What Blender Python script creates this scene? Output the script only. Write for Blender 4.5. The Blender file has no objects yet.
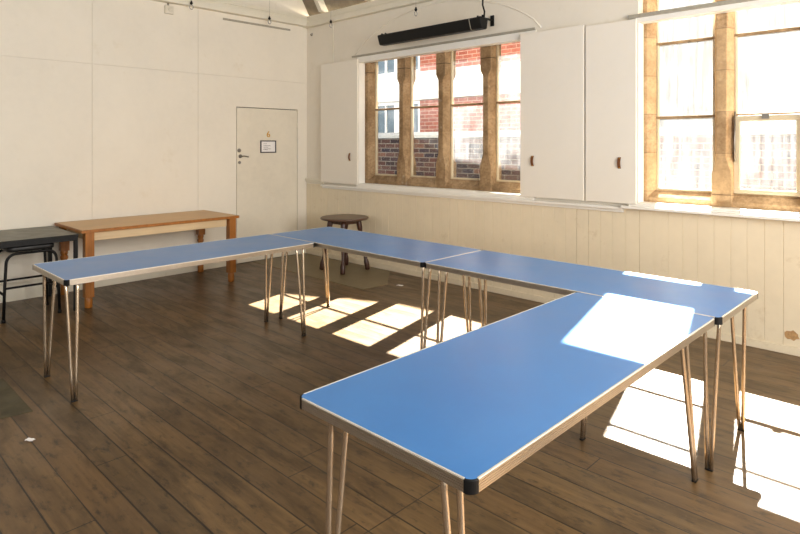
import bpy, bmesh, math, random
from mathutils import Vector, Matrix
random.seed(7)
S = bpy.context.scene
COL = S.collection
PI = math.pi

# ------------------------------------------------------------------ mesh helpers
class MB:
    def __init__(s): s.v, s.f, s.sm, s.mi = [], [], [], []
    def face(s, idx, smooth=False, m=0): s.f.append(tuple(idx)); s.sm.append(smooth); s.mi.append(m)
    def verts(s, pts): n = len(s.v); s.v += [tuple(p) for p in pts]; return n
    def box(s, x0, x1, y0, y1, z0, z1, m=0):
        n = s.verts([(x0,y0,z0),(x1,y0,z0),(x1,y1,z0),(x0,y1,z0),(x0,y0,z1),(x1,y0,z1),(x1,y1,z1),(x0,y1,z1)])
        for q in ((3,2,1,0),(4,5,6,7),(0,1,5,4),(1,2,6,5),(2,3,7,6),(3,0,4,7)): s.face([n+i for i in q], False, m)
        return s
    def prism(s, pts, ax, a, b, m=0):
        """pts: 2-D outline; ax: extrusion axis (0 x: pts=(y,z); 1 y: pts=(x,z); 2 z: pts=(x,y))"""
        def P(p, t): return [(t,p[0],p[1]),(p[0],t,p[1]),(p[0],p[1],t)][ax]
        k = len(pts); n = s.verts([P(p,a) for p in pts] + [P(p,b) for p in pts])
        for i in range(k): s.face((n+i, n+(i+1)%k, n+k+(i+1)%k, n+k+i), False, m)
        s.face([n+i for i in reversed(range(k))], False, m); s.face([n+k+i for i in range(k)], False, m)
        return s
    def rings(s, rings, caps=True, smooth=True, m=0):
        k = len(rings[0]); n = s.verts([p for r in rings for p in r])
        for j in range(len(rings)-1):
            for i in range(k):
                s.face((n+j*k+i, n+j*k+(i+1)%k, n+(j+1)*k+(i+1)%k, n+(j+1)*k+i), smooth, m)
        if caps:
            s.face([n+i for i in reversed(range(k))], False, m); s.face([n+(len(rings)-1)*k+i for i in range(k)], False, m)
        return s
    def tube(s, pts, r, k=12, m=0):
        pts = [Vector(p) for p in pts]; out = []; ref = None
        rr = r if isinstance(r, (list, tuple)) else [r]*len(pts)
        for i, p in enumerate(pts):
            d = (pts[min(i+1,len(pts)-1)] - pts[max(i-1,0)]).normalized()
            if ref is None:
                ref = d.cross(Vector((0,0,1)) if abs(d.z) < .9 else Vector((1,0,0))).normalized()
            u = (ref - d*ref.dot(d)).normalized(); w = d.cross(u); ref = u
            out.append([p + (u*math.cos(2*PI*a/k) + w*math.sin(2*PI*a/k))*rr[i] for a in range(k)])
        return s.rings(out, True, True, m)
    def lathe(s, prof, p0=(0,0,0), p1=(0,0,1), k=24, m=0):
        """prof: (t, r) along p0-p1, t in 0..1"""
        p0, p1 = Vector(p0), Vector(p1); d = (p1-p0); n = d.normalized()
        u = n.cross(Vector((1,0,0)) if abs(n.x) < .9 else Vector((0,1,0))).normalized(); w = n.cross(u)
        return s.rings([[p0+d*t + (u*math.cos(2*PI*a/k)+w*math.sin(2*PI*a/k))*r for a in range(k)] for t, r in prof], True, True, m)
    def sphere(s, c, r, k=12, m=0):
        c = Vector(c)
        return s.lathe([((1-math.cos(PI*(i+.05)/(10.1)))/2, r*math.sin(PI*(i+.05)/10.1)) for i in range(11)], c-Vector((0,0,r)), c+Vector((0,0,r)), k, m)
    def build(s, name, mats, parent=None, loc=(0,0,0), rz=0, bevel=0, seg=2):
        me = bpy.data.meshes.new(name); me.from_pydata(s.v, [], s.f)
        me.polygons.foreach_set('use_smooth', s.sm); me.polygons.foreach_set('material_index', s.mi)
        bm = bmesh.new(); bm.from_mesh(me); bmesh.ops.recalc_face_normals(bm, faces=bm.faces); bm.to_mesh(me); bm.free()
        for m in (mats if isinstance(mats, (list, tuple)) else [mats]): me.materials.append(m)
        o = bpy.data.objects.new(name, me); COL.objects.link(o); o.location = loc; o.rotation_euler = (0,0,rz)
        if parent: o.parent = parent
        if bevel:
            b = o.modifiers.new('bevel', 'BEVEL'); b.width = bevel; b.segments = seg; b.limit_method = 'ANGLE'; b.angle_limit = math.radians(40)
        return o

def empty(name, loc=(0,0,0), rz=0):
    o = bpy.data.objects.new(name, None); COL.objects.link(o); o.location = loc; o.rotation_euler = (0,0,rz); o.empty_display_size = .1
    return o
def tag(o, label, cat, group=None):
    o['label'] = label; o['category'] = cat
    if group: o['group'] = group
    return o
def struct(o): o['kind'] = 'structure'; return o
def copy_tree(o, parent=None):
    c = o.copy(); COL.objects.link(c)
    if parent: c.parent = parent
    for ch in list(o.children): copy_tree(ch, c)
    return c

# ------------------------------------------------------------------ material helpers
def srgb(r, g, b):
    def f(c):
        c /= 255.; return c/12.92 if c <= .04045 else ((c+.055)/1.055)**2.4
    return (f(r), f(g), f(b), 1)
class NT:
    def __init__(s, name):
        s.m = bpy.data.materials.new(name); s.m.use_nodes = True; s.t = s.m.node_tree; s.t.nodes.clear()
        s.out = s.n('ShaderNodeOutputMaterial'); s._co = None
    def n(s, typ, **kw):
        nd = s.t.nodes.new(typ)
        for k, v in kw.items(): setattr(nd, k, v)
        return nd
    def put(s, sock, v):
        if isinstance(v, bpy.types.NodeSocket): s.t.links.new(v, sock)
        else: sock.default_value = v
    def co(s):
        if s._co is None: s._co = s.n('ShaderNodeTexCoord').outputs['Object']
        return s._co
    def xyz(s):
        sp = s.n('ShaderNodeSeparateXYZ'); s.put(sp.inputs[0], s.co()); return sp.outputs
    def vec(s, x, y, z):
        c = s.n('ShaderNodeCombineXYZ')
        for i, v in enumerate((x, y, z)): s.put(c.inputs[i], v)
        return c.outputs[0]
    def scale(s, v, sc):
        m = s.n('ShaderNodeMapping'); s.put(m.inputs['Vector'], v); m.inputs['Scale'].default_value = sc; return m.outputs[0]
    def math(s, op, a, b=0., c=None, clamp=False):
        m = s.n('ShaderNodeMath', operation=op, use_clamp=clamp); s.put(m.inputs[0], a); s.put(m.inputs[1], b)
        if c is not None: s.put(m.inputs[2], c)
        return m.outputs[0]
    def noise(s, scale, detail=4, rough=.55, v=None, dist=0.):
        m = s.n('ShaderNodeTexNoise'); s.put(m.inputs['Vector'], v if v is not None else s.co())
        m.inputs['Scale'].default_value = scale; m.inputs['Detail'].default_value = detail; m.inputs['Roughness'].default_value = rough; m.inputs['Distortion'].default_value = dist
        return m.outputs[0]
    def ramp(s, fac, stops):
        r = s.n('ShaderNodeValToRGB'); s.put(r.inputs[0], fac); e = r.color_ramp.elements
        while len(e) > 1: e.remove(e[-1])
        for i, (p, c) in enumerate(stops):
            el = e[0] if i == 0 else e.new(p)
            el.position = p; el.color = c if isinstance(c, tuple) else (c, c, c, 1)
        return r.outputs[0]
    def map(s, v, a, b, c=0., d=1.):
        m = s.n('ShaderNodeMapRange'); s.put(m.inputs[0], v)
        for i, q in enumerate((a, b, c, d)): m.inputs[i+1].default_value = q
        return m.outputs[0]
    def mix(s, fac, a, b, mode='MIX'):
        m = s.n('ShaderNodeMix', data_type='RGBA', blend_type=mode); s.put(m.inputs[0], fac); s.put(m.inputs[6], a); s.put(m.inputs[7], b); return m.outputs[2]
    def bump(s, h, strength=.2, dist=.01):
        b = s.n('ShaderNodeBump'); s.put(b.inputs['Height'], h); b.inputs['Strength'].default_value = strength; b.inputs['Distance'].default_value = dist; return b.outputs[0]
    def pbr(s, color, rough=.6, metal=0., normal=None, spec=.5):
        p = s.n('ShaderNodeBsdfPrincipled'); s.put(p.inputs['Base Color'], color); s.put(p.inputs['Roughness'], rough); s.put(p.inputs['Metallic'], metal)
        p.inputs['Specular IOR Level'].default_value = spec
        if normal is not None: s.put(p.inputs['Normal'], normal)
        s.t.links.new(p.outputs[0], s.out.inputs[0]); return s.m

def mat_paint(name, c, var=.06, rough=.6, stain=None, stain_amt=.0, bump=.08):
    t = NT(name); n1 = t.noise(1.3, 5, .6); n2 = t.noise(14, 4, .6)
    dark = tuple(x*(1-var*2.2) for x in c[:3]) + (1,)
    col = t.mix(t.map(n1, .35, .65), dark, c)
    col = t.mix(t.map(n2, .3, .7, 0, .35), col, tuple(min(1, x*(1+var)) for x in c[:3]) + (1,))
    if stain:
        col = t.mix(t.math('MULTIPLY', t.map(t.noise(3.3, 7, .7), .60, .74), stain_amt), col, stain)
    return t.pbr(col, rough, 0, t.bump(n2, bump, .004), .35)
def mat_plain(name, c, rough=.5, metal=0., var=.12, scale=30, spec=.5):
    t = NT(name); n = t.noise(scale, 4, .6)
    col = t.mix(t.map(n, .3, .7), tuple(x*(1-var) for x in c[:3]) + (1,), tuple(min(1, x*(1+var)) for x in c[:3]) + (1,))
    return t.pbr(col, rough if metal > .7 else t.map(t.noise(scale*.6, 3), .3, .7, rough*.85, min(1, rough*1.15)), metal, None, spec)
def mat_wood(name, c1, c2, axis=1, rough=.4, spec=.5, fine=1.):
    t = NT(name); sc = [22*fine, 22*fine, 22*fine]; sc[axis] = 1.2*fine
    v = t.scale(t.co(), sc); n = t.noise(1.6, 6, .6, v, .6); b = t.noise(2.2, 3)
    col = t.mix(t.map(n, .3, .7), c1, c2)
    col = t.mix(t.map(b, .35, .7, 0, .3), col, tuple(x*.6 for x in c1[:3]) + (1,))
    return t.pbr(col, rough, 0, t.bump(n, .06, .003), spec)

def mat_floor():
    t = NT('worn_floorboards'); x, y, z = t.xyz()
    bw = .1455
    yy = t.math('DIVIDE', t.math('ADD', y, 4.38 + .1455*60), bw)
    idx = t.math('FLOOR', yy); fr = t.math('FRACT', yy)
    wn = t.n('ShaderNodeTexWhiteNoise', noise_dimensions='1D'); t.put(wn.inputs['W'], idx); rnd = wn.outputs['Value']
    wn2 = t.n('ShaderNodeTexWhiteNoise', noise_dimensions='1D'); t.put(wn2.inputs['W'], t.math('ADD', idx, .37)); rnd2 = wn2.outputs['Value']
    gv = t.vec(t.math('ADD', t.math('MULTIPLY', x, 1.6), t.math('MULTIPLY', rnd, 37.)), t.math('MULTIPLY', y, 34.), rnd)
    grain = t.noise(1., 6, .62, gv, .4)
    blot = t.noise(2.1, 6, .62, t.vec(t.math('ADD', t.math('MULTIPLY', x, .9), t.math('MULTIPLY', rnd, 5.)), t.math('MULTIPLY', y, 2.6), 0.), .5)
    spots = t.noise(9., 6, .7, t.vec(x, t.math('MULTIPLY', y, 2.4), 3.))
    fine = t.noise(60., 3, .6)
    col = t.mix(t.map(grain, .3, .72), srgb(88, 66, 39), srgb(127, 99, 62))
    col = t.mix(t.math('MULTIPLY', rnd, .55), col, srgb(80, 62, 38))
    col = t.mix(t.map(rnd2, .6, 1., 0, .3), col, srgb(104, 72, 40))
    col = t.mix(t.map(blot, .47, .70, 0, .75), col, srgb(54, 40, 24))
    col = t.mix(t.map(spots, .53, .68, 0, .8), col, srgb(38, 30, 20))
    col = t.mix(t.map(fine, .64, .78, 0, .5), col, srgb(140, 116, 84))
    # gaps between boards: width varies board by board
    d = t.math('MINIMUM', fr, t.math('SUBTRACT', 1., fr))
    gw = t.map(t.noise(.8, 3, .5, t.vec(t.math('MULTIPLY', x, .7), t.math('MULTIPLY', idx, 3.1), 0.)), .3, .7, .010, .036)
    gap = t.math('LESS_THAN', d, gw)
    # board ends: one common joint and a few scattered ones
    jx = t.math('FRACT', t.math('DIVIDE', t.math('ADD', x, 20.45), 3.0))
    j1 = t.math('LESS_THAN', t.math('ABSOLUTE', t.math('SUBTRACT', jx, .5)), .0009)
    jx2 = t.math('FRACT', t.math('ADD', t.math('DIVIDE', x, 4.1), t.math('MULTIPLY', rnd, 7.)))
    j2 = t.math('LESS_THAN', t.math('ABSOLUTE', t.math('SUBTRACT', jx2, .5)), .0007)
    line = t.math('MAXIMUM', gap, t.math('MAXIMUM', j1, j2))
    col = t.mix(t.math('MULTIPLY', line, .88), col, srgb(12, 9, 7))
    h = t.math('SUBTRACT', t.math('MULTIPLY', grain, .25), line)
    rough = t.map(blot, .3, .7, .30, .48)
    return t.pbr(col, rough, 0, t.bump(h, .5, .006), .5)

def mat_stone(name, joint_z, joint_step=0., bright=1.):
    t = NT(name); x, y, z = t.xyz()
    n = t.noise(5, 7, .65, None, .3); f = t.noise(38, 5, .65)
    col = t.mix(t.map(n, .32, .68), srgb(134*bright, 106*bright, 74*bright), srgb(200*bright, 168*bright, 128*bright))
    col = t.mix(t.map(f, .45, .7, 0, .6), col, srgb(118*bright, 92*bright, 60*bright))
    st = t.noise(2.4, 6, .7, t.scale(t.co(), (3, 3, .8)))
    col = t.mix(t.map(st, .55, .72, 0, .55), col, srgb(112, 82, 50))
    col = t.mix(t.map(t.noise(7, 6, .7), .62, .74, 0, .5), col, srgb(214, 200, 178))
    if joint_step: 
        q = t.math('ABSOLUTE', t.math('SUBTRACT', t.math('FRACT', t.math('DIVIDE', t.math('SUBTRACT', z, joint_z - joint_step*10.5), joint_step)), .5))
        j = t.math('LESS_THAN', q, .004/joint_step)
        blk = t.math('FLOOR', t.math('DIVIDE', t.math('SUBTRACT', z, joint_z), joint_step))
        w = t.n('ShaderNodeTexWhiteNoise', noise_dimensions='1D'); t.put(w.inputs['W'], blk)
        col = t.mix(t.math('MULTIPLY', w.outputs['Value'], .35), col, srgb(226, 190, 140))
    else:
        j = t.math('LESS_THAN', t.math('ABSOLUTE', t.math('SUBTRACT', z, joint_z)), .005)
    col = t.mix(t.math('MULTIPLY', j, .35 if joint_step else .8), col, srgb(70, 52, 36))
    return t.pbr(col, .85, 0, t.bump(t.math('ADD', f, n), .5, .008), .2)

def mat_brick(name, cols, mortar, sx=.22, sy=.075):
    t = NT(name); x, y, z = t.xyz()
    b = t.n('ShaderNodeTexBrick'); t.put(b.inputs['Vector'], t.vec(t.math('ADD', x, y), z, 0.))
    b.inputs['Scale'].default_value = 1.; b.inputs['Brick Width'].default_value = sx; b.inputs['Row Height'].default_value = sy
    b.inputs['Mortar Size'].default_value = .007; b.inputs['Mortar Smooth'].default_value = .2
    b.inputs['Color1'].default_value = (0,0,0,1); b.inputs['Color2'].default_value = (1,1,1,1); b.inputs['Mortar'].default_value = (.5,.5,.5,1); b.inputs['Bias'].default_value = 0.
    k = len(cols); col = t.ramp(b.outputs['Color'], [(i/(k-1), c) for i, c in enumerate(cols)])
    col = t.mix(t.map(t.noise(20, 5, .7), .35, .75, 0, .45), col, tuple(q*.5 for q in cols[0][:3]) + (1,))
    col = t.mix(b.outputs['Fac'], col, mortar)
    return t.pbr(col, .9, 0, t.bump(t.math('SUBTRACT', 1., b.outputs['Fac']), .5, .008), .2)

def mat_glass(name, h0, h1, streak=1., seed=0.):
    """window glass with dusty vertical streaks: clear pane mixed with a film of pale dirt that scatters the light coming in"""
    t = NT(name); x, y, z = t.xyz()
    s1 = t.noise(1., 5, .6, t.vec(t.math('ADD', t.math('MULTIPLY', x, 30.), seed), 0., t.math('MULTIPLY', z, 1.6)))
    s2 = t.noise(3.2, 6, .65, t.vec(t.math('ADD', x, seed), 2., z), .4)
    s3 = t.noise(70., 3, .6)
    f = t.math('ADD', t.math('MULTIPLY', s1, .55*streak), t.math('ADD', t.math('MULTIPLY', s2, .9 - .35*streak), t.math('MULTIPLY', s3, .15)))
    c_ = .525 + .1*streak
    haze = t.map(f, c_-.11, c_+.11, h0, h1)
    tr = t.n('ShaderNodeBsdfTransparent'); tr.inputs[0].default_value = (.96, .97, .97, 1)
    tl = t.n('ShaderNodeBsdfTranslucent'); tl.inputs[0].default_value = (.82, .84, .86, 1)
    df = t.n('ShaderNodeBsdfDiffuse'); df.inputs[0].default_value = (.6, .6, .58, 1)
    mx = t.n('ShaderNodeMixShader'); mx.inputs[0].default_value = .25; t.t.links.new(tl.outputs[0], mx.inputs[1]); t.t.links.new(df.outputs[0], mx.inputs[2])
    m2 = t.n('ShaderNodeMixShader'); t.put(m2.inputs[0], haze); t.t.links.new(tr.outputs[0], m2.inputs[1]); t.t.links.new(mx.outputs[0], m2.inputs[2])
    t.t.links.new(m2.outputs[0], t.out.inputs[0]); return t.m

def mat_laminate():
    t = NT('blue_laminate'); n = t.noise(3.5, 5, .6); f = t.noise(120, 2)
    col = t.mix(t.map(n, .3, .7), srgb(62, 125, 192), srgb(72, 134, 200))
    col = t.mix(t.map(t.noise(24, 5, .7), .66, .78, 0, .12), col, srgb(40, 80, 140))
    return t.pbr(col, t.map(n, .3, .7, .28, .38), 0, t.bump(f, .02, .001), .6)

M = dict(
    wall=mat_paint('cream_wall_paint', srgb(229, 221, 205), .03, .6, srgb(196, 178, 140), .25),
    rear=mat_wood('dark_unseen_boarding', srgb(96, 76, 54), srgb(120, 96, 68), 2, .6, .3, .4),  # unseen walls; tone darkened to cut reflections in the table edges
    dado=mat_paint('cream_gloss_paint', srgb(226, 212, 184), .04, .5, srgb(176, 150, 108), .5),
    beam=mat_paint('white_beam_paint', srgb(226, 219, 200), .04, .5, srgb(190, 172, 140), .35),
    shutter=mat_paint('white_panel_paint', srgb(233, 226, 212), .015, .5),
    white=mat_paint('white_frame_paint', srgb(236, 232, 222), .03, .45, srgb(190, 176, 150), .3),
    door=mat_paint('grey_cream_door_paint', srgb(225, 216, 197), .05, .5, srgb(184, 166, 128), .3),
    rail=mat_plain('grey_rail_paint', srgb(160, 154, 138), .5),
    roof=mat_plain('grey_roof_boards', srgb(142, 132, 114), .8, 0, .2, 8),
    floor=mat_floor(),
    gap=mat_plain('dark_gap', srgb(46, 38, 28), .9),
    sheet=mat_paint('grey_hardboard', srgb(128, 114, 86), .12, .45, srgb(80, 68, 48), .7),
    plate=mat_plain('dull_green_grey_metal', srgb(80, 72, 50), .65, .1, .35, 9),
    laminate=mat_laminate(),
    alu=mat_plain('ribbed_aluminium', srgb(196, 186, 172), .34, 1., .05, 40),
    lip=mat_plain('pale_edge_lip', srgb(226, 220, 206), .4, .3, .04),
    black=mat_plain('black_plastic', srgb(13, 13, 13), .5, 0, .1, 30, .25),
    chrome=mat_plain('worn_chrome', srgb(206, 188, 164), .26, .92, .05, 20),
    blackmetal=mat_plain('black_painted_steel', srgb(15, 14, 13), .5, .0, .15, 30, .25),
    greytop=mat_plain('grey_table_laminate', srgb(92, 90, 76), .4, 0, .08, 12),
    vinyl=mat_plain('black_vinyl', srgb(22, 21, 20), .5, 0, .15),
    orange=mat_wood('orange_varnished_pine', srgb(194, 148, 80), srgb(214, 170, 104), 1, .35),
    orange_leg=mat_wood('orange_varnished_leg', srgb(140, 84, 26), srgb(172, 108, 42), 2, .35),
    pale=mat_wood('pale_pine', srgb(206, 178, 136), srgb(222, 198, 158), 1, .5),
    darkwood=mat_wood('dark_oak', srgb(48, 26, 16), srgb(76, 42, 26), 2, .35),
    darktop=mat_wood('dark_oak_top', srgb(74, 52, 38), srgb(98, 72, 54), 0, .32),
    stone1=mat_stone('tan_sandstone', 2.466, 0., .90),
    stone2=mat_stone('tan_sandstone_blocks', 1.13, .335, 1.04),
    winframe=mat_paint('weathered_window_frame', srgb(206, 190, 158), .12, .6, srgb(120, 92, 60), .6),
    clear=mat_glass('dusty_glass_clear', .001, .016, .8, 1.),
    hazy=mat_glass('dusty_glass_streaked', .014, .050, 1., 5.),
    milky=mat_glass('dusty_glass_milky', .020, .056, 1.3, 9.),
    brick=mat_brick('dark_mixed_brick', [srgb(34, 32, 38), srgb(84, 56, 48), srgb(54, 46, 46), srgb(104, 74, 60), srgb(40, 40, 50)], srgb(112, 106, 98)),
    redbrick=mat_brick('red_brick', [srgb(142, 76, 62), srgb(166, 98, 80), srgb(130, 72, 60)], srgb(176, 150, 136)),
    coping=mat_plain('grey_coping_stone', srgb(150, 152, 152), .9, 0, .2, 6),
    render=mat_plain('white_render', srgb(236, 236, 232), .8, 0, .04, 3),
    render2=mat_plain('pale_grey_render', srgb(96, 98, 100), .8, 0, .3, 2),
    outwhite=mat_plain('white_gloss_frame', srgb(240, 240, 238), .4, 0, .03),
    darkpane=mat_plain('dark_window_pane', srgb(96, 112, 124), .1, 0, .2, 3),
    paving=mat_plain('grey_paving', srgb(150, 146, 138), .9, 0, .2, 4),
    leather=mat_plain('brown_leather', srgb(112, 66, 28), .6, 0, .15, 60),
    brass=mat_plain('brass', srgb(206, 158, 52), .35, .7, .08),
    steel=mat_plain('dull_steel', srgb(140, 134, 124), .4, .8, .1),
    frameblack=mat_plain('dark_grey_frame', srgb(52, 44, 48), .5),
    paper=mat_plain('white_paper', srgb(234, 230, 226), .8, 0, .02),
    ink=mat_plain('grey_print', srgb(108, 100, 100), .8),
    plastic=mat_plain('ivory_plastic', srgb(214, 206, 188), .5, 0, .05),
    clip=mat_plain('clear_wire_loop', srgb(190, 190, 186), .25, .6, .1),
    peel=mat_plain('bare_brown_patch', srgb(176, 138, 92), .8, 0, .3, 60),
)

# ------------------------------------------------------------------ camera (level, lens shifted down)
cam = bpy.data.objects.new('camera', bpy.data.cameras.new('camera')); COL.objects.link(cam)
cam.location = (6.772, -5.108, 1.536); cam.rotation_euler = (PI/2, 0, 0.7684)
cam.data.sensor_width = 36; cam.data.sensor_fit = 'HORIZONTAL'; cam.data.lens = 591.2/800*36; cam.data.shift_y = -122.5/800
cam.data.clip_start = .02
S.camera = cam

# ------------------------------------------------------------------ setting
XR, YB, ZC = 9.2, -7.4, 5.5          # right wall, rear wall, flat top
struct(MB().box(-.15, XR+.15, YB-.15, .0, -.12, 0).build('floor', M['floor']))

# left wall: boards of sheet on a backing, fine gaps between them; the door opening left free
g = .0013
DY0, DY1, DZ = -1.114, -.168, 2.016
w = MB()
def panel(y0, y1, z0, z1): w.box(-.012, 0, y0+g, y1-g, z0+g, z1-g)
ys = [YB, -5.26, -4.05, -2.847, -1.64]
for a, b in zip(ys[:-1], ys[1:]): panel(a, b, 0, 2.40); panel(a, b, 2.40, 3.3)
panel(-1.64, DY0-.004, 0, 2.40); panel(DY1+.004, 0, 0, 2.40); w.box(-.012, 0, DY0-.004-g, DY1+.004+g, DZ+.006, 2.40-g)
panel(-1.64, 0, 2.40, 3.3)
y = 0.1
while y > YB: panel(max(y-.62, YB), y, 3.3, ZC); y -= .62
w.box(-.15, -.013, YB-.15, DY0-.006, 0, ZC); w.box(-.15, -.013, DY1+.006, .15, 0, ZC); w.box(-.15, -.013, DY0-.006, DY1+.006, DZ+.008, ZC)
w.box(-.15, -.06, DY0-.006, DY1+.006, 0, DZ+.008)
struct(w.build('wall_left', M['wall']))
b = MB()
b.box(0, .014, YB, DY0-.06, 0, .17); b.box(0, .018, YB, DY0-.06, .165, .178); b.box(0, .014, DY1+.05, -.012, 0, .15)
struct(b.build('baseboard_left', M['beam'], bevel=.002))

# window wall: solid pieces around the two openings and the upper lights of the right window
W1, W2 = (1.10, 3.68), (4.70, 7.24)
ZS, ZH = 1.03, 2.64
WT = .34
lights1 = [1.205, 1.835, 2.465, 3.095]; lights2 = [4.785, 5.40, 6.03, 6.66]; LW = .47
w = MB()
w.box(0, XR, 0, WT, 0, ZS)
w.box(0, W1[0], 0, WT, ZS, 3.3); w.box(W1[0], W1[1], 0, WT, ZH, 3.3); w.box(W1[1], 4.3, 0, WT, ZS, 3.3)
w.box(4.3, W2[0], 0, WT, ZS, ZC); w.box(W2[1], XR, 0, WT, ZS, ZC); w.box(W2[0], W2[1], 0, .2, 2.85, 3.06); w.prism([(.2, 2.85), (WT, 3.01), (WT, 3.28), (.2, 3.28)], 0, W2[0], W2[1]); w.box(W2[0], W2[1], 0, .2, 4.24, ZC); w.box(W2[0], W2[1], .2, WT, 4.42, ZC)
xs = [W2[0]] + [q for l in lights2 for q in (l, l+LW)] + [W2[1]]
for a, b_ in zip(xs[::2], xs[1::2]): w.box(a+.03, b_+.03, 0, .2, 3.06, 4.24); w.box(a, b_ - .025, .2, WT, 3.28, 4.42)
struct(w.build('wall_window', M['wall']))
MB().prism([(.04, 3.3), (-1.2, ZC), (.04, ZC)], 0, 4.3, 4.42).build('cheek', M['wall'], bpy.data.objects['wall_window'])

# vertical tongue and groove boarding below the sills
d = MB(); x = .012; rr = random.Random(4)
while x < XR:
    wd = .118 + rr.uniform(-.006, .006)
    gp = rr.choice([.0004, .0004, .0007, .0012, .003]); x1 = min(x+wd-gp, XR)
    d.prism([(x, 0), (x, -.009), (x+.002, -.012), (x1-.002, -.012), (x1, -.009), (x1, 0)], 2, .0, .985)
    x += wd
o = struct(d.build('trim_4', M['dado']))
b = MB(); b.box(.0, XR, -.027, -.0125, 0, .062)
struct(b.build('baseboard_window', M['dado'], bevel=.004))
b = MB(); b.box(.0, .40, -.035, 0, 1.025, 1.062); b.box(0, .4, -.022, 0, 1.0, 1.025)
struct(b.build('trim_5', M['beam'], bevel=.004))
b = MB(); b.box(.38, 4.58, -.062, .0, .968, .992); b.box(.38, 4.58, -.03, 0, .94, .968)
b.box(1.09, 3.69, -.04, .10, .992, 1.036)
struct(b.build('trim_6', M['white'], bevel=.004))
b = MB(); b.box(4.58, XR-1.2, -.085, .0, .982, 1.006); b.box(4.69, 7.25, -.04, .10, 1.006, 1.036); b.box(4.64, 7.3, -.06, 0, 1.006, 1.02)
struct(b.build('trim_7', M['white'], bevel=.004))
# the rails the shutters run under
b = MB(); b.box(.98, 3.69, -.02, 0, 2.664, 2.686); struct(b.build('trim_8', M['rail'], bevel=.003))
b = MB(); b.box(4.62, 7.4, -.03, 0, 2.628, 2.66); struct(b.build('trim_9', M['rail'], bevel=.003))
# wall plates under the roof
b = MB(); b.box(.0, .095, YB, -.0, 3.19, 3.262); b.box(.0, .05, YB, -.0, 3.262, 3.345); b.box(.05, .062, YB, 0, 3.30, 3.312)
struct(b.build('trim_1', M['beam'], bevel=.008))
b = MB(); b.box(.0, 4.3, -.075, .0, 3.175, 3.25); b.box(.0, 4.3, -.04, .0, 3.25, 3.335)
struct(b.build('trim_2', M['beam'], bevel=.008))
# upright batten near the corner and the faint arch in the plaster
b = MB(); b.box(.575, .592, -.008, 0, 2.63, 3.176); struct(b.build('trim_3', M['beam'], bevel=.002))
pts = []
for i in range(33):
    u = -1 + i/16; pts.append((2.39 + 1.36*u, .0, 2.68 + .46*(1-u*u)**.75 if abs(u) < 1 else 2.68))
struct(MB().tube(pts, .008, 8).build('trim_10', M['wall']))
# roof
th = .06; sl = (ZC-3.36)/1.24
w = MB(); w.prism([(.04, 3.36), (-1.2, ZC), (-1.2, ZC+.1), (.12, 3.36)], 0, -.1, 4.3)
w.box(-.15, XR+.15, YB-.15, -1.19, ZC, ZC+.1); w.box(4.3, XR+.15, -1.19, WT, ZC, ZC+.1)
struct(w.build('ceiling', M['roof']))
for i in range(5):
    x = .38 + i*.92
    r = MB(); n = (-.864, -.5)
    r.prism([(.03, 3.338), (-1.18, 3.338+1.21*sl), (-1.29, 3.338+1.21*sl-.06), (-.085, 3.338)], 0, x, x+.07)
    r.build('rafter', M['beam'], bpy.data.objects['ceiling'])

# rear and right walls, unseen; their windows are added to carry fill lamps
def wall_with_holes(name, axis, pos, t, a0, a1, holes):
    w = MB(); xs = sorted({a0, a1} | {h for q in holes for h in q[:2]}); zs = sorted({0, ZC} | {h for q in holes for h in q[2:]})
    for i in range(len(xs)-1):
        for j in range(len(zs)-1):
            cx, cz = (xs[i]+xs[i+1])/2, (zs[j]+zs[j+1])/2
            if any(q[0] < cx < q[1] and q[2] < cz < q[3] for q in holes): continue
            if axis == 1: w.box(xs[i], xs[i+1], pos-t, pos, zs[j], zs[j+1])
            else: w.box(pos, pos+t, xs[i], xs[i+1], zs[j], zs[j+1])
    return struct(w.build(name, M['rear']))
RH = [(1.2, 3.6, 1.0, 3.4), (5.0, 7.4, 1.0, 3.4)]
SH = [(-6.6, -4.4, 1.0, 3.4), (-3.6, -1.4, 1.0, 3.4)]
wall_with_holes('wall_rear', 1, YB, .15, -.15, XR+.15, RH)
wall_with_holes('wall_right', 0, XR, .15, YB, WT, SH)
def added_window(name, axis, pos, h):
    root = struct(empty(name))
    f = MB(); a0, a1, z0, z1 = h; c = (a0+a1)/2
    bars = [(a0, a0+.06, z0, z1), (a1-.06, a1, z0, z1), (c-.03, c+.03, z0, z1), (a0, a1, z0, z0+.06), (a0, a1, z1-.06, z1), (a0, a1, (z0+z1)/2-.025, (z0+z1)/2+.025)]
    for q in bars:
        if axis == 1: f.box(q[0], q[1], pos-.11, pos-.05, q[2], q[3])
        else: f.box(pos+.05, pos+.11, q[0], q[1], q[2], q[3])
    f.build('window_frame', M['white'], root)
for i, h in enumerate(RH): added_window('window_%d' % (3+i), 1, YB, h)  # added windows, out of view, framing the fill lamps
for i, h in enumerate(SH): added_window('window_%d' % (5+i), 0, XR, h)

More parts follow.
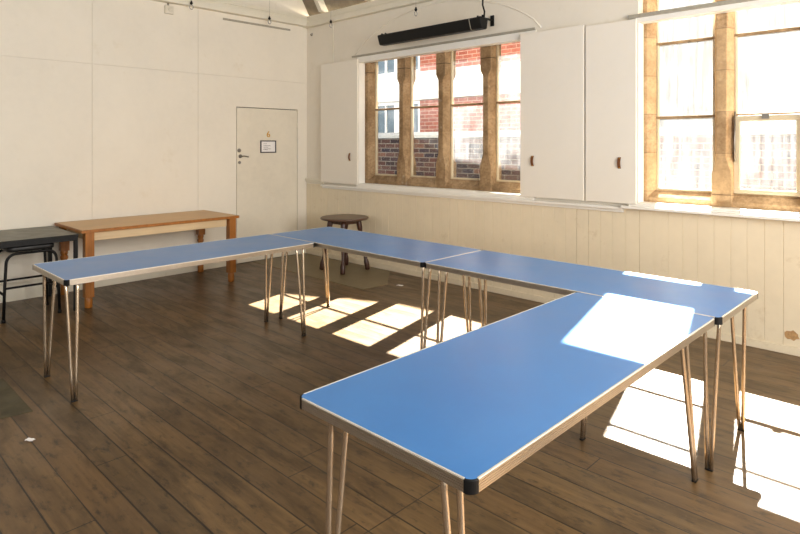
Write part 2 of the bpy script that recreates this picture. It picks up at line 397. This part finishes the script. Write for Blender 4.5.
# ---- the two stone windows
def window(name, W, lights, stone, bars, glass, z_top, stop_top, sashes=(), bar_t=.011):
    root = struct(empty(name))
    y0, y1, yg = .10, .31, .20
    # white liner in front of the stone
    l = MB(); l.box(W[0]-.022, W[0]+.008, -.012, .098, ZS+.006, 2.588); l.box(W[1]-.008, W[1]+.022, -.012, .098, ZS+.006, 2.588)
    l.box(W[0]-.022, W[1]+.022, -.014, .095, 2.588, 2.66)
    l.build('liner', M['white'], root, bevel=.002)
    for side in (0, 1):                                    # jambs, splayed back to the light
        if side == 0: a, e = W[0], lights[0]; pl = [(a, y0), (e-.05, y0), (e, yg-.01), (e, yg+.022), (e-.07, y1), (a, y1)]
        else: a, e = W[1], lights[-1]+LW; pl = [(a, y0), (a, y1), (e+.07, y1), (e, yg+.022), (e, yg-.01), (e+.05, y0)]
        MB().prism(pl, 2, ZS, z_top).build('jamb', stone, root, bevel=.006)
    for i in range(len(lights)-1):                         # mullions: chamfered shaft between square stops
        c = (lights[i]+LW + lights[i+1])/2; hw = (lights[i+1]-lights[i]-LW)/2
        def ring(front, z): return [(c-front, y0, z), (c+front, y0, z), (c+hw, yg-.012 - (front-.04)*.9, z), (c+hw, yg+.022, z), (c+min(hw, front+.006), y1-.02, z), (c-min(hw, front+.006), y1-.02, z), (c-hw, yg+.022, z), (c-hw, yg-.012 - (front-.04)*.9, z)]
        r = [ring(.074, ZS+.04), ring(.074, 1.30), ring(.034, 1.43)]
        if stop_top: r += [ring(.034, 2.28), ring(.070, 2.34), ring(.070, z_top)]
        else: r += [ring(.044, z_top)]
        m = MB().rings(r, True, False); m.box(c-.078, c+.078, y0-.008, y0+.1, ZS+.006, 1.135)
        m.build('mullion', stone, root, bevel=.006)
    s = MB(); s.prism([(y0+.004, ZS), (y0+.004, 1.075), (yg-.02, 1.14), (y1, 1.13), (y1, ZS)], 0, W[0], W[1])
    s.build('sill', stone, root, bevel=.006)
    if stop_top: MB().box(W[0], W[1], .26, y1+.02, z_top-.005, z_top+.12).build('lintel', stone, root)
    for i, x0 in enumerate(lights):
        f = MB(); x1 = x0+LW; t = .016
        f.box(x0, x0+t, yg-.014, yg+.02, 1.158, z_top-.02); f.box(x1-t, x1, yg-.014, yg+.02, 1.158, z_top-.02)
        f.box(x0, x1, yg-.014, yg+.02, 1.13, 1.158); f.box(x0, x1, yg-.014, yg+.02, z_top-.02, z_top)
        f.build('window_frame', M['winframe'], root, bevel=.002)
        for z in bars:
            MB().box(x0, x1, yg-.016, yg+.012, z-bar_t, z+bar_t).build('glazing_bar', M['stone1'], root, bevel=.002)
        zz = [1.15] + list(bars) + [z_top]
        for k in range(len(zz)-1):
            MB().box(x0+.008, x1-.008, yg, yg+.004, zz[k], zz[k+1]).build('pane', glass[i][k], root)
        if i in sashes:                                   # lower casement with a thicker painted frame
            q = MB(); b0, b1 = 1.145, bars[0]-.004; w_ = .045
            q.box(x0, x0+w_, yg-.04, yg-.012, b0+w_*.8, b1-w_); q.box(x1-w_, x1, yg-.04, yg-.012, b0+w_*.8, b1-w_)
            q.box(x0, x1, yg-.04, yg-.012, b0, b0+w_*.8); q.box(x0, x1, yg-.04, yg-.012, b1-w_, b1)
            sash = q.build('sash', M['winframe'], root, bevel=.004)
            st = MB(); st.tube([(x0+.012, yg-.055, 1.40), (x0+.012, yg-.06, 1.55), (x0+.014, yg-.05, 1.80)], .007, 8)
            pass
            st.build('stay', M['steel'], sash); MB().box(x0+.20, x0+.25, yg-.055, yg-.0405, b1-.03, b1+.012).build('catch', M['steel'], sash)
    return root
C_, H_, K_ = M['clear'], M['hazy'], M['milky']
window('window_1', W1, lights1, M['stone1'], [1.986], [(C_, C_), (C_, C_), (H_, C_), (H_, H_)], ZH, True)
window('window_2', W2, lights2, M['stone2'], [1.770, 2.414], [(K_, K_, K_)]*4, 2.845, False, sashes=(1, 3))
# ---- flush door in the left wall
door = struct(empty('door_1', (0, DY0, 0)))
dw = DY1-DY0
MB().box(-.045, .0, .003, dw-.003, .008, DZ-.004).build('door_panel', M['door'], door, bevel=.002)
MB().box(-.059, -.046, -.004, dw+.004, 0, DZ+.006).build('stop', M['gap'], door)  # sheet coloured dark so the gaps round the door read as shade
h = MB(); h.lathe([(0, .024), (.4, .024), (.45, .012), (1, .011)], (0, .05, 1.385), (.03, .05, 1.385), 16)
h.tube([(.03, .05, 1.385), (.047, .055, 1.386), (.05, .08, 1.388), (.05, .115, 1.382), (.046, .145, 1.376)], .0085, 10)
hd = h.build('handle', M['steel'], door)
h = MB(); h.lathe([(0, .026), (.7, .025), (1, .018)], (0, .036, 1.46), (.012, .036, 1.46), 16); h.box(.012, .02, .03, .042, 1.448, 1.472); h.build('latch', M['steel'], door)
h = MB(); h.lathe([(0, .02), (.7, .02), (1, .014)], (0, .04, 1.305), (.01, .04, 1.305), 16); h.box(.01, .012, .037, .043, 1.295, 1.31); h.build('keyhole_plate', M['steel'], door)
for z in (.25, 1.75): MB().lathe([(0, .007), (1, .007)], (.004, dw-.001, z), (.004, dw-.001, z+.09), 10).build('hinge', M['door'], door)
cu = bpy.data.curves.new('six', 'FONT'); cu.body = '6'; cu.size = .115; cu.extrude = .003; cu.align_x = 'CENTER'
to = bpy.data.objects.new('six', cu); COL.objects.link(to); bpy.context.view_layer.update()
me = bpy.data.meshes.new_from_object(to.evaluated_get(bpy.context.evaluated_depsgraph_get())); bpy.data.objects.remove(to)
me.materials.clear(); me.materials.append(M['brass'])
for p in me.polygons: p.material_index = 0
six = bpy.data.objects.new('door_number', me); COL.objects.link(six); six.parent = door; six.location = (.004, .474, 1.635); six.rotation_euler = (PI/2, 0, PI/2)
# framed notice
nf = tag(empty('notice_frame', (0.001, -.645, 1.425)), 'small dark framed paper notice hanging on the cream door below the 6', 'notice')
fr = MB(); a, b0 = .122, .165; t_ = .014
fr.box(0, .014, -a, a, 0, t_); fr.box(0, .014, -a, a, b0-t_, b0); fr.box(0, .014, -a, -a+t_, t_, b0-t_); fr.box(0, .014, a-t_, a, t_, b0-t_)
fr.build('frame', M['frameblack'], nf, bevel=.002)
MB().box(0, .006, -a+t_, a-t_, t_, b0-t_).build('paper', M['paper'], nf)
for (y_, z_, l_) in ((-.075, .118, .05), (-.075, .092, .10), (-.075, .072, .075), (-.075, .050, .105), (-.075, .040, .06)):
    rr = random.Random(int(z_*1000)); top, bot, xx = [], [], y_                  # one line of small print, ragged like words
    while xx < y_+l_:
        wl = rr.uniform(.006, .014); h_ = rr.uniform(.003, .0065)
        top += [(xx, z_+h_), (xx+wl, z_+h_)]; bot += [(xx, z_), (xx+wl, z_)]; xx += wl+.002
        top += [(xx-.002, z_+.001), (xx, z_+.001)]; bot += [(xx-.002, z_+.0006), (xx, z_+.0006)]
    pl = bot + top[::-1]
    MB().prism(pl, 0, .006, .0066).build('print_line', M['ink'], nf)

# ------------------------------------------------------------------ folding tables
TL, TW, TH = 1.815, .674, .7453
ET = .034
def rounded(L, Wd, r, k=6):
    p = []
    for cx, cy, a0 in ((L-r, Wd-r, 0), (r, Wd-r, PI/2), (r, r, PI), (L-r, r, 1.5*PI)):
        for i in range(k+1): a = a0 + PI/2*i/k; p.append((cx+r*math.cos(a), cy+r*math.sin(a)))
    return p
def make_table():
    """origin at the floor under one corner; long side along +x, width along +y"""
    root = empty('folding_table')
    top = MB().prism([(x+.005, y+.005) for x, y in rounded(TL-.010, TW-.010, .022)], 2, TH-.03, TH).build('tabletop', M['laminate'], root)
    # ribbed aluminium edge on the four sides
    def prof(z0, z1):
        n = 5; p = [(0.008, z0)]
        for i in range(n):
            a = z0 + (z1-z0)*i/n; b = z0 + (z1-z0)*(i+1)/n
            p += [(.0022, a+.0006), (.0, a+.0016), (.0, b-.0016), (.0022, b-.0006)]
        p += [(.008, z1)]; return p
    pr = prof(TH-ET, TH-.002); c = .026
    e = MB()
    e.prism([(q, z) for q, z in pr], 0, c, TL-c); e.prism([(TW-q, z) for q, z in pr], 0, c, TL-c)
    e.prism([(q, z) for q, z in pr], 1, c, TW-c); e.prism([(TL-q, z) for q, z in pr], 1, c, TW-c)
    e.build('edge_trim', M['alu'], root)
    l = MB(); l.box(c, TL-c, .001, .0058, TH-.003, TH+.0008); l.box(c, TL-c, TW-.0058, TW-.001, TH-.003, TH+.0008)
    l.box(.001, .0058, c, TW-c, TH-.003, TH+.0008); l.box(TL-.0058, TL-.001, c, TW-c, TH-.003, TH+.0008)
    l.build('edge_lip', M['lip'], root)
    for sx in (0, 1):
        for sy in (0, 1):
            cx, cy = (TL-c if sx else c), (TW-c if sy else c); a0 = {(1,1): 0, (0,1): PI/2, (0,0): PI, (1,0): 1.5*PI}[(sx, sy)]
            o_, i_ = [], []
            for i in range(9):
                a = a0 + PI/2*i/8; o_.append((cx+.0265*math.cos(a), cy+.0265*math.sin(a))); i_.append((cx+.012*math.cos(a), cy+.012*math.sin(a)))
            MB().prism(o_ + i_[::-1], 2, TH-ET-.001, TH-.0005).build('corner_cap', M['black'], root, bevel=.0015)
            # hairpin leg: two rods meeting in a foot
            fx, fy = (TL-.070 if sx else .070), (TW-.068 if sy else .068)
            ty = TW-.120 if sy else .120; d = 1 if sx == 0 else -1; e0 = TL if sx else 0
            m = MB()
            for k, xt in enumerate((e0 + d*.040, e0 + d*.104)):
                ex = fx + (-.0085 if k == 0 else .0085)*d; inn = .035 if sy == 0 else -.035
                m.tube([(xt, ty+inn, TH-.036), (xt, ty+inn*.3, TH-.040), (xt, ty, TH-.056), (xt+(ex-xt)*.06, ty+(fy-ty)*.06, TH-.09), (ex+(xt-ex)*.22, fy+(ty-fy)*.22, .16), (ex, fy, .008)], .0096, 12)
            leg = m.build('leg', M['chrome'], root)
            ft = MB(); ft.box(fx-.018, fx+.018, fy-.010, fy+.010, 0, .008); ft.build('foot', M['black'], leg, bevel=.003)
    u = MB()
    for sx in (0, 1):
        x_ = TL-.115 if sx else .115
        u.box(x_-.018, x_+.018, .06, TW-.06, TH-.048, TH-.0305)
    u.box(.14, TL-.14, TW/2-.02, TW/2+.02, TH-.045, TH-.0305)
    u.build('underframe', M['blackmetal'], root, bevel=.002)
    return root
GRP = 'blue folding tables set out in a U'
A = make_table(); A.location = (2.984, -3.975, 0); A.rotation_euler = (0, 0, PI/2)
tag(A, 'blue-topped folding table at the left arm of the U, in front of the wooden table', 'table', GRP)
B = copy_tree(A); B.location = (2.320, -2.158, 0); B.rotation_euler = (0, 0, 0)
B['label'] = 'blue-topped folding table at the back, in front of the small round table'
Cc = copy_tree(A); Cc.location = (4.137, -2.158, 0); Cc.rotation_euler = (0, 0, 0)
Cc['label'] = 'blue-topped folding table under the right window with a thin strip of sun on it'
A.scale = (1.009, 1, 1); A.location.y = -3.991
D = copy_tree(A); D.scale = (1.012, 1.02, 1); D.location = (5.934, -3.998, 0); D.rotation_euler = (0, 0, PI/2)
D['label'] = 'nearest blue-topped folding table with a big white patch of sunlight'

# ------------------------------------------------------------------ wooden table by the left wall
WTH = .738
t = tag(empty('wooden_table', (.445, -2.4, 0)), 'orange varnished wooden table with turned legs and pale apron against left wall', 'table')
hx, hy = .405, .82
MB().box(-hx+.012, hx-.012, -hy+.012, hy-.012, WTH-.027, WTH).build('tabletop', M['orange'], t)
em = MB().box(-hx, -hx+.012, -hy, hy, WTH-.029, WTH); em.box(hx-.012, hx, -hy, hy, WTH-.029, WTH); em.box(-hx+.012, hx-.012, -hy, -hy+.012, WTH-.029, WTH); em.box(-hx+.012, hx-.012, hy-.012, hy, WTH-.029, WTH)
em.build('edge_moulding', M['orange_leg'], t, bevel=.003)
ap = MB(); ix, iy = hx-.062, hy-.085
ap.box(ix-.022, ix, -iy+.04, iy-.04, WTH-.115, WTH-.027); ap.box(-ix, -ix+.022, -iy+.04, iy-.04, WTH-.115, WTH-.027)
ap.box(-ix+.03, ix-.03, iy-.02, iy, WTH-.115, WTH-.027); ap.box(-ix+.03, ix-.03, -iy, -iy+.02, WTH-.115, WTH-.027)
ap.build('apron', M['pale'], t, bevel=.002)
for sx in (-1, 1):
    for sy in (-1, 1):
        cx, cy = sx*(hx-.052), sy*(hy-.075); q = .040
        m = MB(); m.box(cx-q, cx+q, cy-q, cy+q, .45, WTH-.027); m.box(cx-q, cx+q, cy-q, cy+q, .10, .285)
        prof = [(.285, .036), (.295, .038), (.305, .034), (.312, .026), (.322, .034), (.335, .036), (.348, .034), (.357, .027), (.368, .036), (.382, .038), (.396, .036), (.404, .027), (.416, .034), (.43, .037), (.442, .035), (.45, .034)]
        m.lathe([((z-.285)/.165, r) for z, r in prof], (cx, cy, .285), (cx, cy, .45), 20)
        m.lathe([(0, .030), (.1, .034), (.8, .036), (1, .030)], (cx, cy, 0), (cx, cy, .10), 20)
        m.build('leg', M['orange_leg'], t, bevel=.004)

# ------------------------------------------------------------------ black steel table and its stool
t = tag(empty('steel_table', (.43, -4.0, 0)), 'grey-topped black steel table at the left picture edge beside the orange wooden table', 'table')
hx, hy, zt = .40, .755, .708
MB().box(-hx, hx, -hy, hy, zt-.02, zt).build('tabletop', M['greytop'], t, bevel=.003)
m = MB(); z0, z1 = zt-.058, zt-.0201
m.box(hx-.03, hx, -hy, hy, z0, z1); m.box(-hx, -hx+.03, -hy, hy, z0, z1); m.box(-hx+.03, hx-.03, hy-.03, hy, z0, z1); m.box(-hx+.03, hx-.03, -hy, -hy+.03, z0, z1)
m.box(hx, hx+.004, -hy, hy, zt-.03, zt-.001); m.box(-hx, hx, hy, hy+.004, zt-.03, zt-.001)
m.build('frame', M['blackmetal'], t, bevel=.002)
for sx in (-1, 1):
    for sy in (-1, 1):
        MB().box(sx*(hx-.016)-.016, sx*(hx-.016)+.016, sy*(hy-.016)-.016, sy*(hy-.016)+.016, 0, zt-.0585).build('leg', M['blackmetal'], t, bevel=.003)
# stool
t = tag(empty('stool', (.60, -3.605, 0)), 'black steel stool with a black padded seat tucked under the steel table', 'stool')
def pad(hx, hy, z0, z1, r, k=5):
    out = []
    for z, s in ((z0, .93), (z0+.006, 1.), (z1-.014, 1.), (z1-.004, .97), (z1, .90)):
        ring = []
        for cx, cy, a0 in ((hx-r, hy-r, 0), (-hx+r, hy-r, PI/2), (-hx+r, -hy+r, PI), (hx-r, -hy+r, 1.5*PI)):
            for i in range(k+1): a = a0+PI/2*i/k; ring.append(((cx+r*math.cos(a))*s, (cy+r*math.sin(a))*s, z))
        out.append(ring)
    return MB().rings(out, True, True)
pad(.185, .185, .595, .645, .05).build('seat', M['vinyl'], t)
for sx in (-1, 1):
    for sy in (-1, 1):
        x_ = sx*.175; pts = [(x_*1.08, sy*.218, .014)]
        pts += [(x_*1.03, sy*.207, .30), (x_, sy*.196, .50)]
        for i in range(1, 7): a = PI/2*i/6; pts.append((x_, sy*(.196-.075*(1-math.cos(a))), .50+.082*math.sin(a)))
        pts.append((x_, 0, .582))
        lg = MB().tube(pts, .0125, 12).build('leg', M['blackmetal'], t)
        MB().lathe([(0, .016), (.8, .016), (1, .013)], (x_*1.08, sy*.218, 0), (x_*1.08, sy*.218, .028), 12).build('foot', M['black'], lg)
for sx in (-1, 1):
    MB().tube([(sx*.181, -.207, .29), (sx*.181, .207, .29)], .010, 10).build('rung', M['blackmetal'], t)
for sy in (-1, 1):
    MB().tube([(-.185, sy*.210, .235), (.185, sy*.210, .235)], .010, 10).build('rung', M['blackmetal'], t)

# ------------------------------------------------------------------ round wooden table in the corner
SHZ = .005
t = tag(empty('round_table', (1.265, -.385, SHZ)), 'small dark round wooden table with four turned splayed legs in the far corner', 'table')
R = .295; z0, z1 = .618, .648
MB().lathe([(0, R-.03), (.12, R-.012), (.35, R-.002), (.6, R), (.85, R-.003), (1, R-.012)], (0,0,z0), (0,0,z1), 56).build('tabletop', M['darktop'], t)
for sx in (-1, 1):
    for sy in (-1, 1):
        p0 = Vector((sx*.200, sy*.200, .006)); p1 = Vector((sx*.118, sy*.118, z0)); 
        prof = [(0, .026), (.02, .030), (.14, .031), (.19, .026), (.21, .019), (.235, .024), (.255, .019), (.30, .018), (.42, .022), (.52, .026), (.60, .024), (.66, .018), (.68, .025), (.70, .018), (.76, .022), (.82, .032), (.92, .034), (1, .032)]
        MB().lathe(prof, p0, p1, 18).build('leg', M['darkwood'], t)
ap = MB()
for k in range(4):
    a = PI/4 + k*PI/2
    x0_, y0_ = .165*math.cos(a), .165*math.sin(a); x1_, y1_ = .165*math.cos(a+PI/2), .165*math.sin(a+PI/2)
    nx, ny = -(y1_-y0_), x1_-x0_; L_ = math.hypot(nx, ny); nx, ny = nx/L_*.01, ny/L_*.01
    ap.prism([(x0_-nx, y0_-ny), (x1_-nx, y1_-ny), (x1_+nx, y1_+ny), (x0_+nx, y0_+ny)], 2, z0-.05, z0-.0005)
ap.build('apron', M['darkwood'], t)

# ------------------------------------------------------------------ sliding shutters
def shutter(x0, x1, z0, z1, yf, yb, hxs, label):
    o = tag(empty('sliding_shutter', ((x0+x1)/2, yb, z0)), label, 'shutter', 'white sliding window shutters')
    w_ = (x1-x0)/2; d_ = yf-yb
    MB().box(-w_, w_, d_, 0, 0, z1-z0).build('panel', M['shutter'], o, bevel=.003)
    hx_ = hxs-(x0+x1)/2; zz = 1.375-z0
    p = MB(); n = 9; out = []
    for i in range(n):                                      # a looped leather tab
        a = i/(n-1); out.append((d_-.004-.016*math.sin(PI*a), zz+.05-.10*a))
    inn = [(y_+.004, z_) for y_, z_ in out]
    p.prism(out + inn[::-1], 0, hx_-.014, hx_+.014)
    tab = p.build('pull_tab', M['leather'], o, bevel=.001)
    for z_ in (zz+.042, zz-.042): MB().lathe([(0, .005), (.7, .005), (1, .003)], (hx_, d_-.004, z_), (hx_, d_-.011, z_), 10).build('screw', M['brass'], tab)
    for q in (-w_*.7, w_*.7): MB().box(q-.025, q+.025, -.002, -yb-.0005, z1-z0-.035, z1-z0-.004).build('runner', M['steel'], o)
    return o
shutter(.382, 1.128, 1.022, 2.625, -.055, -.034, .985, 'white shutter panel with a leather pull, left of the left window')
shutter(3.549, 4.222, 1.022, 2.632, -.055, -.034, 3.69, 'white shutter panel with a leather pull, at right edge of the left window')
shutter(4.236, 4.700, 1.022, 2.615, -.048, -.026, 4.555, 'narrow white shutter panel with a leather pull, just left of the right window')

# ------------------------------------------------------------------ heater bar
t = tag(empty('heater', (2.48, -.2, 2.71)), 'long black bar heater hung high above the left window', 'heater')
pr = [(-.075, .115), (-.082, .10), (-.052, .012), (-.04, .0), (.03, .0), (.045, .012), (.06, .10), (.052, .115)]
MB().prism(pr, 0, -.745, .60).build('body', M['black'], t, bevel=.004)
MB().prism(pr, 0, .607, .74).build('control_box', M['black'], t, bevel=.004)
MB().prism([(y_*1.01, z_) for y_, z_ in pr], 0, .6005, .6065).build('joint_band', M['rail'], t)
for x_ in (-.70, .70):
    m = MB(); m.box(x_-.02, x_+.02, -.05, .185, .1155, .125); m.box(x_-.02, x_+.02, .185, .199, .06, .17); m.lathe([(0, .012), (1, .01)], (x_+.03, -.02, .1155), (x_+.03, -.02, .14), 10); m.lathe([(0, .012), (1, .01)], (x_-.03, -.02, .1155), (x_-.03, -.02, .14), 10)
    m.build('bracket', M['blackmetal'], t)
m = MB(); m.tube([(.75, -.02, .115), (.755, -.02, .17), (.725, -.01, .24), (.72, .0, .33), (.70, .06, .42), (.695, .13, .47)], .009, 8)
m.build('cable', M['black'], t)

# ------------------------------------------------------------------ small fittings
o = tag(empty('junction_box', (0, -2.01, 3.065)), 'small ivory electrical box below the beam, high on left wall', 'electrical box')
MB().box(-.001, .035, -.052, .052, 0, .095).build('box', M['plastic'], o, bevel=.006)
MB().tube([(.015, -.01, .0945), (.015, -.01, .125)], .010, 10).build('conduit', M['steel'], o)
s = MB(); s.lathe([(0, .02), (.8, .018), (1, .01)], (.035, 0, .048), (.04, 0, .048), 16); s.build('knockout', M['plastic'], o)
o = tag(MB().box(0, .012, -.51, .51, 0, .026).build('metal_strip', M['rail'], None, (0, -.80, 3.104), bevel=.003), 'thin grey metal strip fixed flat on left wall above the door', 'strip')
def hook(x, y, z, ztop, label):
    o = tag(empty('hanging_hook', (x, y, z)), label, 'hook', 'small hooks hanging on wires from the roof')
    MB().tube([(0, 0, .03), (0, 0, ztop-z)], .0014, 6).build('wire', M['steel'], o)
    k = MB(); k.sphere((0, 0, .022), .018); k.tube([(0, 0, .03), (0, 0, .05)], .009, 8); k.build('knob', M['black'], o)
    pts = [(.0, .022*math.sin(a), -.024+.026*math.cos(a)) for a in [2*PI*i/16*.92 for i in range(17)]]
    MB().tube(pts, .005, 8).build('loop', M['clip'], o)
    return o
hook(.12, -1.785, 3.19, ZC-.001, 'small black knobbed hook on a wire, at the beam right of the electrical box')
hook(.12, -.70, 3.175, ZC-.001, 'small black knobbed hook on a wire, over the grey metal strip')
hook(.66, -.105, 3.14, 3.52, 'small black knobbed hook on a wire, nearest the room corner on window wall')
hook(2.19, -.105, 3.06, 3.174+.10, 'small black knobbed hook on a wire, just above the black heater')
m = MB(); m.box(-.006, .006, -.004, 0, -.02, .02); m.tube([(0, -.004, -.01), (0, -.022, -.016), (0, -.026, -.004), (0, -.024, .006)], .004, 8)
tag(m.build('wall_hook', M['blackmetal'], None, (.12, 0, 3.08)), 'tiny dark hook screwed to window wall right in the upper corner', 'hook')

# ------------------------------------------------------------------ things lying on the floor
tag(MB().prism([(0, 0), (2.14, 0), (2.14, .36), (1.70, .84), (0, .84)], 2, 0, .005).build('hardboard_sheet', M['sheet'], None, (.016, -.893, 0)),
    'thin grey hardboard sheet on the floor under the round wooden table', 'floor sheet')
hp = tag(empty('floor_plate', (2.2, -4.62, 0)), 'dull dark metal plate set on the floorboards at the left picture edge', 'plate')
MB().prism([(0, 0), (.66, 0), (.66, .30), (.69, .49), (0, .49)], 2, 0, .003).build('plate', M['plate'], hp)
m = MB()
for y_ in (.28, .33): m.box(.42, .58, y_, y_+.006, .003, .006)
for x_ in (.42, .574): m.box(x_, x_+.006, .286, .33, .003, .006)
m.build('lifting_ring', M['steel'], hp)
def scrap(loc, s, rz, label):
    n = 5; m = MB(); k = m.verts([((i-2)*s, (j-2)*s*.55, .003+.006*abs(math.sin(i*1.9+j*1.3))) for i in range(n) for j in range(n)])
    for i in range(n-1):
        for j in range(n-1): m.face((k+i*n+j, k+(i+1)*n+j, k+(i+1)*n+j+1, k+i*n+j+1))
    o = m.build('paper_scrap', M['paper'], None, loc, rz); q = o.modifiers.new('t', 'SOLIDIFY'); q.thickness = .002
    return tag(o, label, 'paper scrap', 'white paper scraps on the floor')
scrap((3.266, -4.238, 0), .011, .5, 'white paper scrap on bare floorboards near the left dark metal plate')
scrap((2.313, -.494, 0), .018, .1, 'white paper scrap on the floor behind the back blue folding table')
m = MB(); rr = random.Random(3); k = 14
pts = [(.055*math.cos(2*PI*i/k)*rr.uniform(.6, 1), .045*math.sin(2*PI*i/k)*rr.uniform(.6, 1)) for i in range(k)]
m.prism(pts, 1, -.0135, -.0119)
struct(m.build('trim_11', M['peel'], None, (5.83, 0, .14)))

# ------------------------------------------------------------------ outside
struct(MB().box(-12, 16, WT, 14, -.2, -.1).build('ground', M['paving']))
gw = tag(empty('garden_wall', (0, 2.0, -.1)), 'low dark brick wall with grey coping outside the left window', 'brick wall')
MB().box(-7, 10, 0, .24, 0, 1.74).build('brickwork', M['brick'], gw)
MB().prism([(-.03, 1.74), (.27, 1.74), (.27, 1.79), (.12, 1.84), (-.03, 1.79)], 0, -7, 10).build('coping', M['coping'], gw, bevel=.006)
bd = tag(empty('brick_building', (0, 4.0, -.1)), 'red brick building with white windows and a white band across the yard', 'building')
m = MB(); G = .1
gab = [(.98, 5.84+G), (.67, 6.03+G), (-1.6, 7.0+G), (-4.2, 5.84+G), (-9, 5.84+G)]
m.prism([(-9, 3.65)] + [(.98, 3.65)] + gab, 1, 0, .3)
m.box(-9, -3.55, 0, .3, 0, 3.65); m.box(-1.46, .98, 0, .3, 0, 3.65); m.box(-3.55, -1.46, 0, .3, 0, 1.80)
m.box(-9, .98, .3, .5, 0, 5.6)
m.build('wall', M['redbrick'], bd)
MB().box(-3.55, .98, -.10, 0, 2.56, 3.13).build('band', M['render'], bd, bevel=.01)
for (z0_, z1_) in ((1.80, 2.56), (3.13, 3.65)):
    for i in range(3):
        a = -3.55 + i*.697; b_ = a+.697; f = MB(); q = .07
        f.box(a, a+q, .02, .12, z0_, z1_); f.box(b_-q, b_, .02, .12, z0_, z1_); f.box(a+q, b_-q, .02, .12, z0_, z0_+q); f.box(a+q, b_-q, .02, .12, z1_-q, z1_)
        f.box((a+b_)/2-.02, (a+b_)/2+.02, .03, .11, z0_+q, z1_-q)
        wn = f.build('window', M['outwhite'], bd); MB().box(a+q, b_-q, .06, .075, z0_+q, z1_-q).build('pane', M['darkpane'], wn)
MB().box(-3.62, -1.40, -.07, .02, 1.74, 1.80).build('window_sill', M['outwhite'], bd)
b2 = tag(empty('rendered_building', (0, 4.0, -.1)), 'pale rendered building seen through the milky glass of the right window', 'building')
m = MB(); m.prism([(1.0, 0), (14, 0), (14, 5.2+G), (2.75, 5.2+G), (2.6, 5.50+G), (2.2, 5.52+G), (1.87, 5.56+G), (1.5, 5.595+G), (1.32, 5.70+G), (1.0, 5.83+G)], 1, 0, .4)
m.build('wall', M['render2'], b2)
for i in range(4):
    a = 2.2+i*2.4; f = MB(); f.box(a, a+1.2, -.02, .0, 1.6, 3.0); f_ = f.build('window', M['outwhite'], b2)
    MB().box(a+.08, a+1.12, -.03, -.0205, 1.68, 2.92).build('pane', M['darkpane'], f_)

# ------------------------------------------------------------------ light
SUN, SKY, FILL = 70., 1.5, .6
sun = bpy.data.lights.new('sun', 'SUN'); sun.energy = SUN; sun.angle = math.radians(.55); sun.color = (1, .95, .87)
so = bpy.data.objects.new('sun', sun); COL.objects.link(so); so.location = (-3, 8, 12)
so.rotation_euler = Vector((-.225, .90, 1.)).to_track_quat('Z', 'Y').to_euler()
wd = bpy.data.worlds.new('sky'); S.world = wd; wd.use_nodes = True; nt = wd.node_tree; nt.nodes.clear()
bg = nt.nodes.new('ShaderNodeBackground'); ow = nt.nodes.new('ShaderNodeOutputWorld'); bg.inputs[0].default_value = (.90, .95, 1., 1); bg.inputs[1].default_value = SKY
nt.links.new(bg.outputs[0], ow.inputs[0])
def fill_light(name, loc, rot, sx, sz, power, col=(1, .96, .91)):  # area lamp added as general room fill, set in an added window
    l = bpy.data.lights.new(name, 'AREA'); l.shape = 'RECTANGLE'; l.size = sx; l.size_y = sz; l.energy = power; l.color = col
    o = bpy.data.objects.new(name, l); COL.objects.link(o); o.location = loc; o.rotation_euler = rot; return o
for i, h in enumerate(RH):
    fill_light('rear_fill', ((h[0]+h[1])/2, YB-.03, (h[2]+h[3])/2), (PI/2, 0, 0), 2.2, 2.2, 28*FILL)
for h in SH:
    fill_light('side_fill', (XR+.03, (h[0]+h[1])/2, (h[2]+h[3])/2), (PI/2, 0, PI/2), 2.0, 2.2, (150 if h[0] < -5 else 365)*FILL)

# ------------------------------------------------------------------ view
vs = S.view_settings
S.display_settings.display_device = 'sRGB'
vs.view_transform = 'Standard'; vs.look = 'None'; vs.exposure = .38; vs.gamma = 1.; vs.use_curve_mapping = False
S.cycles.use_denoising = True
S.cycles.max_bounces = 10; S.cycles.diffuse_bounces = 6; S.cycles.transparent_max_bounces = 12
S.cycles.sample_clamp_indirect = 8
